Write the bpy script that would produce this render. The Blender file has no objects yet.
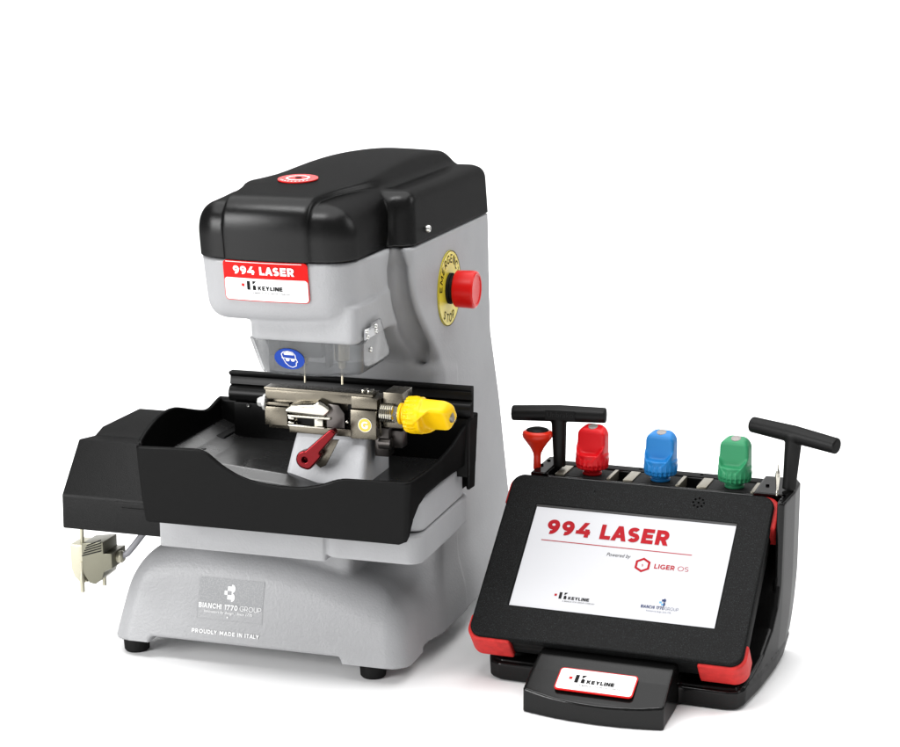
import bpy, bmesh, math, random
import numpy as np
from math import sin, cos, pi, radians, sqrt, atan2
from mathutils import Vector, Matrix

random.seed(4)
scene = bpy.context.scene
COL = scene.collection

# ------------------------------------------------------------------ camera
cam_d = bpy.data.cameras.new('camera'); cam = bpy.data.objects.new('camera', cam_d); COL.objects.link(cam)
cam_d.sensor_width = 36.0; cam_d.lens = 80.0; cam_d.clip_start = 0.05; cam_d.clip_end = 200
E_, A_ = radians(12.35), radians(17.2)
cam.location = (0.6615, -1.8614, 0.7568)
fwd = Vector((-sin(A_)*cos(E_), cos(A_)*cos(E_), -sin(E_)))
cam.rotation_euler = fwd.to_track_quat('-Z', 'Y').to_euler()
scene.camera = cam

# ------------------------------------------------------------------ world, lamps, exposure
w = bpy.data.worlds.new("World"); scene.world = w; w.use_nodes = True
w.node_tree.nodes['Background'].inputs[0].default_value = (1, 1, 1, 1)
w.node_tree.nodes['Background'].inputs[1].default_value = 0.30

def area(name, loc, target, size, power, color=(1, 1, 1), size_y=None):
    l = bpy.data.lights.new(name, 'AREA'); l.energy = power; l.color = color
    l.shape = 'RECTANGLE'; l.size = size; l.size_y = size_y or size
    o = bpy.data.objects.new(name, l); COL.objects.link(o); o.location = loc
    o.rotation_euler = (Vector(target)-Vector(loc)).to_track_quat('-Z', 'Y').to_euler()
    return o
area('overhead_softbox', (0.0, 0.1, 2.0), (0.0, 0.05, 0), 3.0, 74, size_y=2.6)
area('key_softbox', (-1.35, -1.75, 0.75), (-0.05, 0.0, 0.16), 1.0, 44, size_y=0.9)
area('top_strip', (-0.25, -0.75, 1.7), (-0.1, -0.05, 0.4), 1.0, 13, size_y=0.30)
area('added_side_fill', (1.9, 1.1, 1.1), (0.1, 0.15, 0.25), 0.8, 9)  # unseen fill, added to light the right side at a grazing angle
area('backdrop_lamp', (-1.6, 1.6, 2.3), (-0.8, 3.3, 0.6), 1.6, 38)
area('backdrop_lamp', (0.2, 1.6, 2.3), (-0.2, 3.3, 0.6), 1.2, 28)

scene.view_settings.view_transform = 'Standard'
scene.view_settings.look = 'None'
scene.view_settings.exposure = 0.0
scene.view_settings.gamma = 1.0
scene.render.engine = 'CYCLES'
scene.render.resolution_x = 1024; scene.render.resolution_y = 850

# ------------------------------------------------------------------ materials
def mat(name, col, rough=0.5, metal=0.0, spec=0.5, bump=None, coat=0.0, colvar=None, roughvar=None, alpha=1.0, trans=0.0, speck=None, aniso=0.0, gloss=None):
    m = bpy.data.materials.new(name); m.use_nodes = True
    nt = m.node_tree; b = nt.nodes['Principled BSDF']
    c = (col, col, col) if isinstance(col, (int, float)) else col
    b.inputs['Base Color'].default_value = (*c, 1)
    b.inputs['Roughness'].default_value = rough; b.inputs['Metallic'].default_value = metal
    b.inputs['Specular IOR Level'].default_value = spec
    b.inputs['Coat Weight'].default_value = coat; b.inputs['Coat Roughness'].default_value = 0.15
    b.inputs['Alpha'].default_value = alpha; b.inputs['Transmission Weight'].default_value = trans
    b.inputs['Anisotropic'].default_value = aniso
    tc = nt.nodes.new('ShaderNodeTexCoord')
    def noise(scale, detail=2, vec=None):
        n = nt.nodes.new('ShaderNodeTexNoise'); n.inputs['Scale'].default_value = scale
        n.inputs['Detail'].default_value = detail
        if vec:
            mp = nt.nodes.new('ShaderNodeMapping'); mp.inputs['Scale'].default_value = vec
            nt.links.new(tc.outputs['Object'], mp.inputs[0]); nt.links.new(mp.outputs[0], n.inputs['Vector'])
        else: nt.links.new(tc.outputs['Object'], n.inputs['Vector'])
        return n
    if bump:
        last = None
        for (scale, dist, vec) in bump:
            n = noise(scale, 2, vec); bn = nt.nodes.new('ShaderNodeBump')
            bn.inputs['Strength'].default_value = 1.0; bn.inputs['Distance'].default_value = dist
            nt.links.new(n.outputs[0], bn.inputs['Height'])
            if last: nt.links.new(last.outputs[0], bn.inputs['Normal'])
            last = bn
        nt.links.new(last.outputs[0], b.inputs['Normal'])
    if colvar:
        sc, amt = colvar
        n = noise(sc, 4); r = nt.nodes.new('ShaderNodeValToRGB')
        r.color_ramp.elements[0].position = .3; r.color_ramp.elements[1].position = .7
        r.color_ramp.elements[0].color = (*[x*(1-amt) for x in c], 1)
        r.color_ramp.elements[1].color = (*[min(1, x*(1+amt)) for x in c], 1)
        nt.links.new(n.outputs[0], r.inputs[0]); nt.links.new(r.outputs[0], b.inputs['Base Color'])
    if speck:
        sc, c2, thr = speck
        n = noise(sc, 1); r = nt.nodes.new('ShaderNodeValToRGB')
        r.color_ramp.elements[0].position = thr; r.color_ramp.elements[1].position = thr+.08
        r.color_ramp.elements[0].color = (*c, 1); r.color_ramp.elements[1].color = (*c2, 1)
        nt.links.new(n.outputs[0], r.inputs[0]); nt.links.new(r.outputs[0], b.inputs['Base Color'])
    if roughvar:
        sc, lo, hi = roughvar
        n = noise(sc, 5); mr = nt.nodes.new('ShaderNodeMapRange')
        mr.inputs['From Min'].default_value = .35; mr.inputs['From Max'].default_value = .65
        mr.inputs['To Min'].default_value = lo; mr.inputs['To Max'].default_value = hi
        nt.links.new(n.outputs[0], mr.inputs[0]); nt.links.new(mr.outputs[0], b.inputs['Roughness'])
    if gloss:        # matt-textured coats: diffuse body under a weak gloss whose grazing sheen is held down by the texture
        f0, cap, gr = gloss
        b.inputs['Specular IOR Level'].default_value = 0.0
        g = nt.nodes.new('ShaderNodeBsdfGlossy'); g.inputs['Roughness'].default_value = gr; g.inputs['Color'].default_value = (1, 1, 1, 1)
        lw = nt.nodes.new('ShaderNodeLayerWeight'); lw.inputs['Blend'].default_value = .28
        mr2 = nt.nodes.new('ShaderNodeMapRange'); mr2.inputs['From Min'].default_value = 0; mr2.inputs['From Max'].default_value = 1
        mr2.inputs['To Min'].default_value = f0; mr2.inputs['To Max'].default_value = cap
        nt.links.new(lw.outputs['Fresnel'], mr2.inputs[0])
        mx = nt.nodes.new('ShaderNodeMixShader'); nt.links.new(mr2.outputs[0], mx.inputs[0])
        nt.links.new(b.outputs[0], mx.inputs[1]); nt.links.new(g.outputs[0], mx.inputs[2])
        if bump: nt.links.new(last.outputs[0], g.inputs['Normal']); nt.links.new(last.outputs[0], lw.inputs['Normal'])
        if roughvar: nt.links.new(mr.outputs[0], g.inputs['Roughness'])
        nt.links.new(mx.outputs[0], nt.nodes['Material Output'].inputs[0])
    return m

M = {}
M['paint'] = mat('hammered_grey_paint', (.305, .307, .314), .38, spec=.35, bump=[(330, .00030, None), (900, .00012, None)], colvar=(25, .03), gloss=(0.025, 0.1, 0.36))
M['cover'] = mat('textured_black_cover', .0025, .40, spec=.34, bump=[(1700, .00012, None)], gloss=(0.024, 0.034, 0.25))
M['tray'] = mat('satin_black_tray', .0035, .33, spec=.12, bump=[(2200, .00004, None)], roughvar=(22, .28, .38), gloss=(0.007, 0.035, 0.28))
M['liner'] = mat('glossy_tray_floor', .012, .30, spec=.75, bump=[(60, .00025, None)], roughvar=(18, .24, .34))
M['housing'] = mat('grained_black_housing', .004, .42, spec=.2, bump=[(1500, .00028, None)], gloss=(0.013, 0.04, 0.34))
M['ext'] = mat('black_extrusion', .004, .34, spec=.25, bump=[(400, .00004, (0.02, 1, 1))], gloss=(0.012, 0.06, 0.36))
M['steel'] = mat('nickel_steel', (.15, .135, .108), .22, metal=1, bump=[(1500, .00002, (0.03, 1, 1))], roughvar=(90, .24, .33))
M['bright_steel'] = mat('bright_steel', (.50, .48, .42), .18, metal=1, bump=[(300, .00006, None)])
M['dark_steel'] = mat('dark_steel', (.11, .10, .095), .34, metal=1, bump=[(500, .00005, None)])
M['screw'] = mat('zinc_screw', (.6, .6, .58), .25, metal=1)
M['zinc'] = mat('white_zinc', (.78, .78, .76), .35, metal=.6)
M['rubber'] = mat('black_rubber', .008, .5, spec=.25, bump=[(700, .0001, None)], gloss=(0.01, 0.05, 0.5))
M['red_plastic'] = mat('red_plastic', (.56, .003, .002), .34, spec=.22, bump=[(1200, .00004, None)])
M['knob_red'] = mat('red_knob_plastic', (.56, .004, .008), .36, spec=.25, bump=[(900, .00005, None)])
M['knob_blue'] = mat('blue_knob_plastic', (.010, .155, .42), .38, spec=.25, bump=[(900, .00005, None)])
M['knob_green'] = mat('green_knob_plastic', (.022, .20, .085), .4, spec=.25, bump=[(900, .00005, None)])
M['knob_yellow'] = mat('yellow_knob_plastic', (.78, .48, .001), .34, spec=.25, bump=[(900, .00005, None)])
M['orange'] = mat('orange_red_plastic', (.60, .022, .006), .3, spec=.3)
M['anodised'] = mat('red_anodised_metal', (.13, .0005, .003), .2, metal=.9, coat=.2, bump=[(900, .00005, None)])
M['btn_yellow'] = mat('yellow_disc', (.62, .52, .035), .4)
M['lab_red'] = mat('label_red', (.56, .006, .005), .3, spec=.12)
M['lab_white'] = mat('label_white', (.82, .82, .82), .35, spec=.3)
M['lab_black'] = mat('label_black', .008, .4, spec=.25, gloss=(0.006, 0.04, 0.4))
M['grey_txt'] = mat('label_grey_print', .06, .5, spec=.1)
M['emboss'] = mat('embossed_black', .012, .45, spec=.3, gloss=(0.012, 0.06, 0.4))
M['badge'] = mat('grey_print', (.27, .274, .28), .5, spec=.3, speck=(700, (.315, .318, .324), .5))
M['badge_edge'] = mat('grey_print_edge', (.27, .275, .28), .5)
M['txt_white'] = mat('white_print', (.80, .80, .80), .5, spec=.2)
M['rim'] = mat('dark_rim', .05, .35)
M['navy'] = mat('navy_print', (.008, .022, .09), .5, spec=.2)
M['sky_blue'] = mat('light_blue_print', (.12, .32, .60), .5, spec=.2)
M['scr_red'] = mat('screen_red', (.33, .002, .008), .4, spec=.1)
M['blue'] = mat('blue_sticker', (.003, .040, .30), .3, spec=.2)
M['pad'] = mat('light_grey_casting', (.46, .465, .48), .42, spec=.3, bump=[(420, .0003, None)])
M['frame'] = mat('speckled_black_bezel', .006, .5, spec=.12, bump=[(1500, .00018, None)], speck=(1500, (.026, .030, .031), .6), gloss=(0.005, 0.03, 0.45))
M['tabside'] = mat('black_tablet_shell', .006, .36, spec=.22, bump=[(1500, .00006, None)], gloss=(0.012, 0.08, 0.34))
M['bumper'] = mat('faded_red_rubber', (.46, .022, .020), .55, spec=.2, colvar=(130, .16), bump=[(300, .0002, None)])
M['dock'] = mat('glossy_black_dock', .004, .24, spec=.26, bump=[(1600, .00003, None)], gloss=(0.013, 0.28, 0.17))
M['handle'] = mat('black_handle_plastic', .006, .42, spec=.2, bump=[(1200, .00012, None)], gloss=(0.012, 0.06, 0.4))
M['jawsteel'] = mat('satin_nickel', (.24, .222, .18), .42, metal=1, bump=[(900, .00005, None)])
M['spindle_grey'] = mat('spindle_housing_grey', (.13, .13, .13), .4)
M['hole'] = mat('painted_hole_dark', .0004, .9, spec=.0)  # for flat discs that paint the darkness inside small holes
M['cable'] = mat('grey_cable', (.25, .25, .27), .45)
M['shell'] = mat('olive_metal_shell', (.17, .165, .125), .3, metal=.75, bump=[(300, .0001, None)])
M['conn'] = mat('connector_shell', (.46, .44, .34), .32, metal=.5, bump=[(300, .0001, None)])
M['gold'] = mat('yellow_badge', (.85, .56, .06), .35)
M['brass'] = mat('brass_spindle', (.62, .57, .44), .3, metal=1)
M['amber'] = mat('clear_button', (.20, .18, .17), .2, spec=.6, bump=[(900, .0003, None)])
M['floor'] = mat('white_sweep', (.93, .93, .93), .9, spec=.1)
# screen: lit display
ms = bpy.data.materials.new('lit_display'); ms.use_nodes = True
b = ms.node_tree.nodes['Principled BSDF']; b.inputs['Base Color'].default_value = (.34, .34, .35, 1)
b.inputs['Roughness'].default_value = .25; b.inputs['Specular IOR Level'].default_value = .2; b.inputs['Emission Color'].default_value = (.95, .96, 1, 1)
b.inputs['Emission Strength'].default_value = .33; M['screen'] = ms
# polycarbonate guard: faintly clouded clear plastic
mg = bpy.data.materials.new('clouded_clear_plastic'); mg.use_nodes = True
nt = mg.node_tree; b = nt.nodes['Principled BSDF']
b.inputs['Base Color'].default_value = (.13, .135, .14, 1); b.inputs['Roughness'].default_value = .08
b.inputs['Alpha'].default_value = .42
n = nt.nodes.new('ShaderNodeTexNoise'); n.inputs['Scale'].default_value = 26; n.inputs['Detail'].default_value = 1
mp = nt.nodes.new('ShaderNodeMapping'); mp.inputs['Scale'].default_value = (1.6, 1.6, .35)
tc = nt.nodes.new('ShaderNodeTexCoord'); nt.links.new(tc.outputs['Object'], mp.inputs[0]); nt.links.new(mp.outputs[0], n.inputs['Vector'])
mr = nt.nodes.new('ShaderNodeMapRange'); mr.inputs['From Min'].default_value = .35; mr.inputs['From Max'].default_value = .65
mr.inputs['To Min'].default_value = .34; mr.inputs['To Max'].default_value = .56
nt.links.new(n.outputs[0], mr.inputs[0]); nt.links.new(mr.outputs[0], b.inputs['Alpha']); M['guard'] = mg

# ------------------------------------------------------------------ object helpers
def link(name, me, material, parent=None, smooth=True, sharp=None):
    o = bpy.data.objects.new(name, me); COL.objects.link(o)
    if material is not None: me.materials.append(M[material] if isinstance(material, str) else material)
    if smooth:
        me.polygons.foreach_set('use_smooth', [True]*len(me.polygons))
        if sharp:
            me.set_sharp_from_angle(angle=radians(sharp))
    if parent is not None: o.parent = parent
    return o
def bm_obj(name, bm, material, parent=None, sharp=35):
    bmesh.ops.recalc_face_normals(bm, faces=bm.faces)
    me = bpy.data.meshes.new(name); bm.to_mesh(me); bm.free()
    return link(name, me, material, parent, True, sharp)
def thing(name, label, cat, loc=(0, 0, 0), rotz=0, group=None):
    o = bpy.data.objects.new(name, None); COL.objects.link(o); o.location = loc; o.rotation_euler = (0, 0, rotz)
    o.empty_display_size = .02
    o['label'] = label; o['category'] = cat
    if group: o['group'] = group
    return o
def rel(o, parent):      # parent at world positions: shift mesh into the parent's frame
    o.parent = parent
    return o

def bbox(bm, x0, x1, y0, y1, z0, z1, bev=.0008, seg=2, mtx=None):
    vs = [bm.verts.new(v) for v in [(x0, y0, z0), (x1, y0, z0), (x1, y1, z0), (x0, y1, z0), (x0, y0, z1), (x1, y0, z1), (x1, y1, z1), (x0, y1, z1)]]
    fs = [bm.faces.new([vs[i] for i in f]) for f in [(0, 3, 2, 1), (4, 5, 6, 7), (0, 1, 5, 4), (1, 2, 6, 5), (2, 3, 7, 6), (3, 0, 4, 7)]]
    if bev:
        es = list({e for f in fs for e in f.edges})
        r = bmesh.ops.bevel(bm, geom=es, offset=bev, segments=seg, affect='EDGES', profile=.6)
        vs = list({v for f in r['faces'] for v in f.verts} | {v for v in vs if v.is_valid})
    if mtx is not None: bmesh.ops.transform(bm, matrix=mtx, verts=vs)
    return vs
def prism(bm, pts, axis, a0, a1, bev=.0008, seg=2, mtx=None):
    """pts: 2D polygon in the two remaining axes (x: (y,z), y: (x,z), z: (x,y))"""
    def P(p, a):
        return {'x': (a, p[0], p[1]), 'y': (p[0], a, p[1]), 'z': (p[0], p[1], a)}[axis]
    A = [bm.verts.new(P(p, a0)) for p in pts]; B = [bm.verts.new(P(p, a1)) for p in pts]
    fs = [bm.faces.new(A), bm.faces.new(B[::-1])]
    n = len(pts)
    for i in range(n): fs.append(bm.faces.new([A[i], B[i], B[(i+1) % n], A[(i+1) % n]]))
    bmesh.ops.recalc_face_normals(bm, faces=fs)
    vs = A+B
    if bev:
        es = list({e for f in fs for e in f.edges if len(e.link_faces) == 2 and e.calc_face_angle(0) > radians(22)})
        r = bmesh.ops.bevel(bm, geom=es, offset=bev, segments=seg, affect='EDGES', profile=.6)
        vs = list({v for f in r['faces'] for v in f.verts} | {v for v in vs if v.is_valid})
    if mtx is not None: bmesh.ops.transform(bm, matrix=mtx, verts=vs)
    return vs
def lathe(bm, prof, mtx=None, n=40):
    """prof: list of (r, z)"""
    rings = []
    for r, z in prof:
        if r < 1e-6: rings.append([bm.verts.new((0, 0, z))])
        else: rings.append([bm.verts.new((r*cos(2*pi*i/n), r*sin(2*pi*i/n), z)) for i in range(n)])
    for a, b_ in zip(rings, rings[1:]):
        for i in range(n):
            j = (i+1) % n
            if len(a) == 1 and len(b_) == 1: continue
            if len(a) == 1: bm.faces.new([a[0], b_[i], b_[j]])
            elif len(b_) == 1: bm.faces.new([a[i], b_[0], a[j]])
            else: bm.faces.new([a[i], b_[i], b_[j], a[j]])
    vs = [v for r in rings for v in r]
    if mtx is not None: bmesh.ops.transform(bm, matrix=mtx, verts=vs)
    return vs
def axis_m(loc, d):
    return Matrix.Translation(loc) @ Vector(d).normalized().to_track_quat('Z', 'Y').to_matrix().to_4x4()
def tube(bm, pts, r, n=14):
    pts = [Vector(p) for p in pts]; rings = []
    for i, p in enumerate(pts):
        d = (pts[min(i+1, len(pts)-1)]-pts[max(i-1, 0)]).normalized()
        q = d.to_track_quat('Z', 'Y')
        rings.append([bm.verts.new(p+q @ Vector((r*cos(2*pi*k/n), r*sin(2*pi*k/n), 0))) for k in range(n)])
    for a, b_ in zip(rings, rings[1:]):
        for k in range(n): bm.faces.new([a[k], b_[k], b_[(k+1) % n], a[(k+1) % n]])
    bm.faces.new(rings[0][::-1]); bm.faces.new(rings[-1])
def screw_mesh(loc, d, r=.0035, h=.002):
    bm = bmesh.new()
    lathe(bm, [(0, h*.4), (r*.45, h*.4), (r*.5, h), (r*.85, h), (r, h*.7), (r, -.001)], axis_m(loc, d), 20)
    return bm

# ------------------------------------------------------------------ signed distance modelling (numpy surface nets)
def smin(a, b, k):
    h = np.maximum(k-np.abs(a-b), 0)/k; return np.minimum(a, b)-h*h*k*.25
def smax(a, b, k):
    h = np.maximum(k-np.abs(a-b), 0)/k; return np.maximum(a, b)+h*h*k*.25
def poly2(u, v, pts):
    u, v = np.broadcast_arrays(u, v)
    d = np.full(u.shape, 1e9, np.float64); s = np.ones(u.shape)
    n = len(pts)
    for i in range(n):
        ax, ay = pts[i]; bx, by = pts[i-1]
        ex, ey = bx-ax, by-ay; wx, wy = u-ax, v-ay
        t = np.clip((wx*ex+wy*ey)/(ex*ex+ey*ey), 0, 1)
        dx, dy = wx-ex*t, wy-ey*t
        d = np.minimum(d, dx*dx+dy*dy)
        c1 = v >= ay; c2 = v < by; c3 = ex*wy > ey*wx
        s = np.where((c1 & c2 & c3) | (~c1 & ~c2 & ~c3), -s, s)
    return s*np.sqrt(d)
def rbox2(u, v, u0, u1, v0, v1, r):
    qx = np.abs(u-(u0+u1)/2)-(u1-u0)/2+r; qy = np.abs(v-(v0+v1)/2)-(v1-v0)/2+r
    return np.sqrt(np.maximum(qx, 0)**2+np.maximum(qy, 0)**2)+np.minimum(np.maximum(qx, qy), 0)-r
def slab(x, a, b): return np.abs(x-(a+b)/2)-(b-a)/2
def rmax(a, b, r):       # intersection with a rounded edge of radius r
    return np.sqrt(np.maximum(a+r, 0)**2+np.maximum(b+r, 0)**2)+np.minimum(np.maximum(a, b)+r, 0)-r
def interp(x, xs, ys): return np.interp(x, xs, ys)
def sinterp(x, xs, ys, sg):      # piecewise profile with its corners eased over a width sg
    g = np.linspace(xs[0]-.05, xs[-1]+.05, 1600); v = np.interp(g, xs, ys); st = g[1]-g[0]
    k = np.arange(-int(3*sg/st)-1, int(3*sg/st)+2)*st; wk = np.exp(-(k/sg)**2/2); wk /= wk.sum()
    vp = np.pad(v, len(k)//2, mode='edge'); v = np.convolve(vp, wk, mode='valid')
    return np.interp(x, g, v)

def sdf_mesh(name, f, lo, hi, h, material, parent=None, sharp=None):
    lo = np.array(lo, float); hi = np.array(hi, float)
    n = np.ceil((hi-lo)/h).astype(int)+1
    X = (lo[0]+h*np.arange(n[0]))[:, None, None]; Y = (lo[1]+h*np.arange(n[1]))[None, :, None]; Z = (lo[2]+h*np.arange(n[2]))[None, None, :]
    F = np.broadcast_to(f(X, Y, Z), tuple(n)).astype(np.float32)
    S = F < 0
    cnt = np.zeros(n-1, np.int8)
    for i in (0, 1):
        for j in (0, 1):
            for k in (0, 1):
                cnt += S[i:n[0]-1+i, j:n[1]-1+j, k:n[2]-1+k]
    ci = np.argwhere((cnt > 0) & (cnt < 8))
    idx = -np.ones(tuple(n-1), np.int64); idx[ci[:, 0], ci[:, 1], ci[:, 2]] = np.arange(len(ci))
    acc = np.zeros((len(ci), 3)); num = np.zeros(len(ci))
    for ax in range(3):
        o = [a for a in range(3) if a != ax]
        for p in (0, 1):
            for q in (0, 1):
                a = ci.copy(); a[:, o[0]] += p; a[:, o[1]] += q
                b2 = a.copy(); b2[:, ax] += 1
                fa = F[a[:, 0], a[:, 1], a[:, 2]].astype(float); fb = F[b2[:, 0], b2[:, 1], b2[:, 2]].astype(float)
                m = (fa < 0) != (fb < 0)
                t = np.where(m, fa/np.where(m, fa-fb, 1), 0)
                pos = a.astype(float); pos[:, ax] += t
                acc[m] += pos[m]; num[m] += 1
    V = lo+h*acc/num[:, None]
    quads = []
    for ax in range(3):
        u, v = (ax+1) % 3, (ax+2) % 3
        s0 = [slice(None)]*3; s1 = [slice(None)]*3; s0[ax] = slice(0, -1); s1[ax] = slice(1, None)
        e = np.argwhere(S[tuple(s0)] != S[tuple(s1)])
        ok = (e[:, u] > 0) & (e[:, v] > 0) & (e[:, u] < n[u]-1) & (e[:, v] < n[v]-1); e = e[ok]
        inside = S[e[:, 0], e[:, 1], e[:, 2]]
        c = []
        for du, dv in ((1, 1), (0, 1), (0, 0), (1, 0)):
            g = e.copy(); g[:, u] -= du; g[:, v] -= dv; c.append(idx[g[:, 0], g[:, 1], g[:, 2]])
        q = np.stack(c, 1); q[~inside] = q[~inside][:, ::-1]
        quads.append(q)
    Q = np.concatenate(quads)
    e = h*.05
    for it in range(3):
        x, y, z = V[:, 0], V[:, 1], V[:, 2]
        f0 = f(x, y, z)
        g = np.stack([(f(x+e, y, z)-f(x-e, y, z)), (f(x, y+e, z)-f(x, y-e, z)), (f(x, y, z+e)-f(x, y, z-e))], 1)/(2*e)
        g2 = (g*g).sum(1)+1e-6
        st = -(f0/g2)[:, None]*g; L = np.linalg.norm(st, axis=1)
        st *= np.minimum(1, h*.6/np.maximum(L, 1e-9))[:, None]; V = V+st*.9
    me = bpy.data.meshes.new(name)
    me.vertices.add(len(V)); me.vertices.foreach_set('co', V.astype(np.float32).ravel())
    me.loops.add(len(Q)*4); me.loops.foreach_set('vertex_index', Q.ravel().astype(np.int32))
    me.polygons.add(len(Q)); me.polygons.foreach_set('loop_start', np.arange(0, len(Q)*4, 4, dtype=np.int32))
    me.update(calc_edges=True); me.validate()
    return link(name, me, material, parent, True, sharp)

# ------------------------------------------------------------------ printed marks
def text_polys(s, size, bold=0.0, xs=1.0, shear=0.0, spacing=1.0, align='LEFT'):
    cu = bpy.data.curves.new('lettering_source', 'FONT'); cu.body = s; cu.size = size; cu.offset = bold*size
    cu.shear = shear; cu.space_character = spacing; cu.align_x = align; cu.resolution_u = 4
    o = bpy.data.objects.new('lettering_source', cu); COL.objects.link(o)
    dg = bpy.context.evaluated_depsgraph_get(); dg.update()
    me = bpy.data.meshes.new_from_object(o.evaluated_get(dg))
    V = [(v.co.x*xs, v.co.y) for v in me.vertices]; Fc = [tuple(p.vertices) for p in me.polygons]
    bpy.data.objects.remove(o); bpy.data.curves.remove(cu); bpy.data.meshes.remove(me)
    return V, Fc
def _strip(pts, w):
    P_ = [Vector(p) for p in pts]; n = len(P_); L_, R_ = [], []
    for i, p in enumerate(P_):
        d0 = (P_[i]-P_[i-1]).normalized() if i else (P_[1]-P_[0]).normalized()
        d1 = (P_[i+1]-P_[i]).normalized() if i < n-1 else d0
        t = (d0+d1).normalized(); nn = Vector((-t.y, t.x)); k = 1/max(.5, nn.dot(Vector((-d0.y, d0.x))))
        L_.append(tuple(p+nn*w/2*k)); R_.append(tuple(p-nn*w/2*k))
    return L_+R_, [(i, n+i, n+i+1, i+1) for i in range(n-1)]
def _arc(cx, cy, rx, ry, a0, a1, n=20):
    return [(cx+rx*cos(radians(a0+(a1-a0)*i/n)), cy+ry*sin(radians(a0+(a1-a0)*i/n))) for i in range(n+1)]
def glyph(ch, w):
    """geometric capitals drawn with strokes of width w, cap height 1; returns list of (V, F), advance"""
    h = w/2; S = []
    def box(x0, y0, x1, y1): S.append(([(x0, y0), (x1, y0), (x1, y1), (x0, y1)], [(0, 1, 2, 3)]))
    def dia(x0, y0, x1, y1, k=1.0):
        q = w*k*sqrt((x1-x0)**2+(y1-y0)**2)/abs(y1-y0)/2
        S.append(([(x0-q, y0), (x0+q, y0), (x1+q, y1), (x1-q, y1)], [(0, 1, 2, 3)]))
    def st(p): S.append(_strip(p, w))
    W = .75
    if ch == ' ': return [], .34
    if ch == 'I': box(0, 0, w, 1); W = w
    elif ch == 'L': box(0, 0, w, 1); box(w, 0, .62, w); W = .62
    elif ch == 'E':
        box(0, 0, w, 1); W = .68
        for y, x in ((0, W), (.5-h, W-.06), (1-w, W)): box(w, y, x, y+w)
    elif ch == 'T': W = .76; box(0, 1-w, W, 1); box(W/2-h, 0, W/2+h, 1-w)
    elif ch == 'H': W = .80; box(0, 0, w, 1); box(W-w, 0, W, 1); box(w, .5-h, W-w, .5+h)
    elif ch == 'A':
        W = .92; q = w*.56; dia(q, 0, W/2, 1); dia(W-q, 0, W/2, 1); box(W*.25, .20, W*.75, .20+w*.85)
    elif ch == 'M': W = .98; box(0, 0, w, 1); box(W-w, 0, W, 1); dia(W/2, .22, w*.6, 1); dia(W/2, .22, W-w*.6, 1)
    elif ch == 'N': W = .82; box(0, 0, w, 1); box(W-w, 0, W, 1); dia(W-w*.7, 0, w*.7, 1)
    elif ch == 'K': W = .80; box(0, 0, w, 1); dia(w*.9, .38, W-w*.7, 1); dia(W-w*.65, 0, W*.42, .60)
    elif ch == 'Y': W = .84; dia(W/2, .40, w*.6, 1); dia(W/2, .40, W-w*.6, 1); box(W/2-h, 0, W/2+h, .45)
    elif ch in 'O0':
        rx = .52 if ch == 'O' else .40; st(_arc(rx, .5, rx-h, .5+.015-h, 0, 360, 40)); W = 2*rx
    elif ch in 'CG':
        st(_arc(.52, .5, .52-h, .515-h, 42, 318 if ch == 'C' else 322, 34)); W = .92
        if ch == 'G': W = .96; box(W-w-.02, .13, W-.02, .50); box(.56, .50-w*.8, W-w-.02, .50)
    elif ch == 'D': W = .84; box(0, 0, w, 1); st([(w, 1-h), (.34, 1-h)]+_arc(.34, .5, .5-h, .5-h, 90, -90)[1:]+[(w, h)])
    elif ch == 'U': W = .80; st([(h, 1), (h, .40)]+_arc(W/2, .40, W/2-h, .40-h, 180, 360)[1:]+[(W-h, 1)])
    elif ch == 'P': W = .74; box(0, 0, w, 1); st([(w, 1-h), (.40, 1-h)]+_arc(.40, .655, .34-h, .345-h, 90, -90)[1:]+[(w, .31+h)])
    elif ch == 'R': W = .78; box(0, 0, w, 1); st([(w, 1-h), (.40, 1-h)]+_arc(.40, .655, .34-h, .345-h, 90, -90)[1:]+[(w, .31+h)]); dia(W-w*.62, 0, .42, .40)
    elif ch == 'B':
        W = .76; box(0, 0, w, 1); st([(w, 1-h), (.42, 1-h)]+_arc(.42, .76, .28-h, .24-h+.02, 90, -90)[1:]+[(w, .5)])
        st([(w, .5), (.44, .5)]+_arc(.44, .25+h*.5, .32-h, .25-h*.5, 90, -90)[1:]+[(w, h)])
    elif ch == 'S':
        W = .70; a = (1-w)/4; st(_arc(W/2, 1-h-a, W/2-h, a, 35, 250, 18)[:-1]+[(W/2-.02, .5+.01), (W/2+.02, .5-.01)]+_arc(W/2, h+a, W/2-h, a, 70, -148, 18)[1:])
    elif ch == '9':
        W = .74; st(_arc(.36, .66, .36-h, .345-h, 0, 360, 32)); st(_arc(.26, .64, .48-h, .64-h, 5, -98, 22))
    elif ch == '4': W = .84; box(0, .20, W, .20+w*.95); box(.52, 0, .52+w, .56); dia(w*.62, .25, .56, 1)
    elif ch == '1': W = .42; box(W-w, 0, W, 1); box(.04, 1-w, W-w, 1)
    elif ch == '7': W = .72; box(0, 1-w, W, 1); box(0, .72, w, 1-w); dia(.24, 0, W-w*.6, 1-w)
    return S, W
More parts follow.
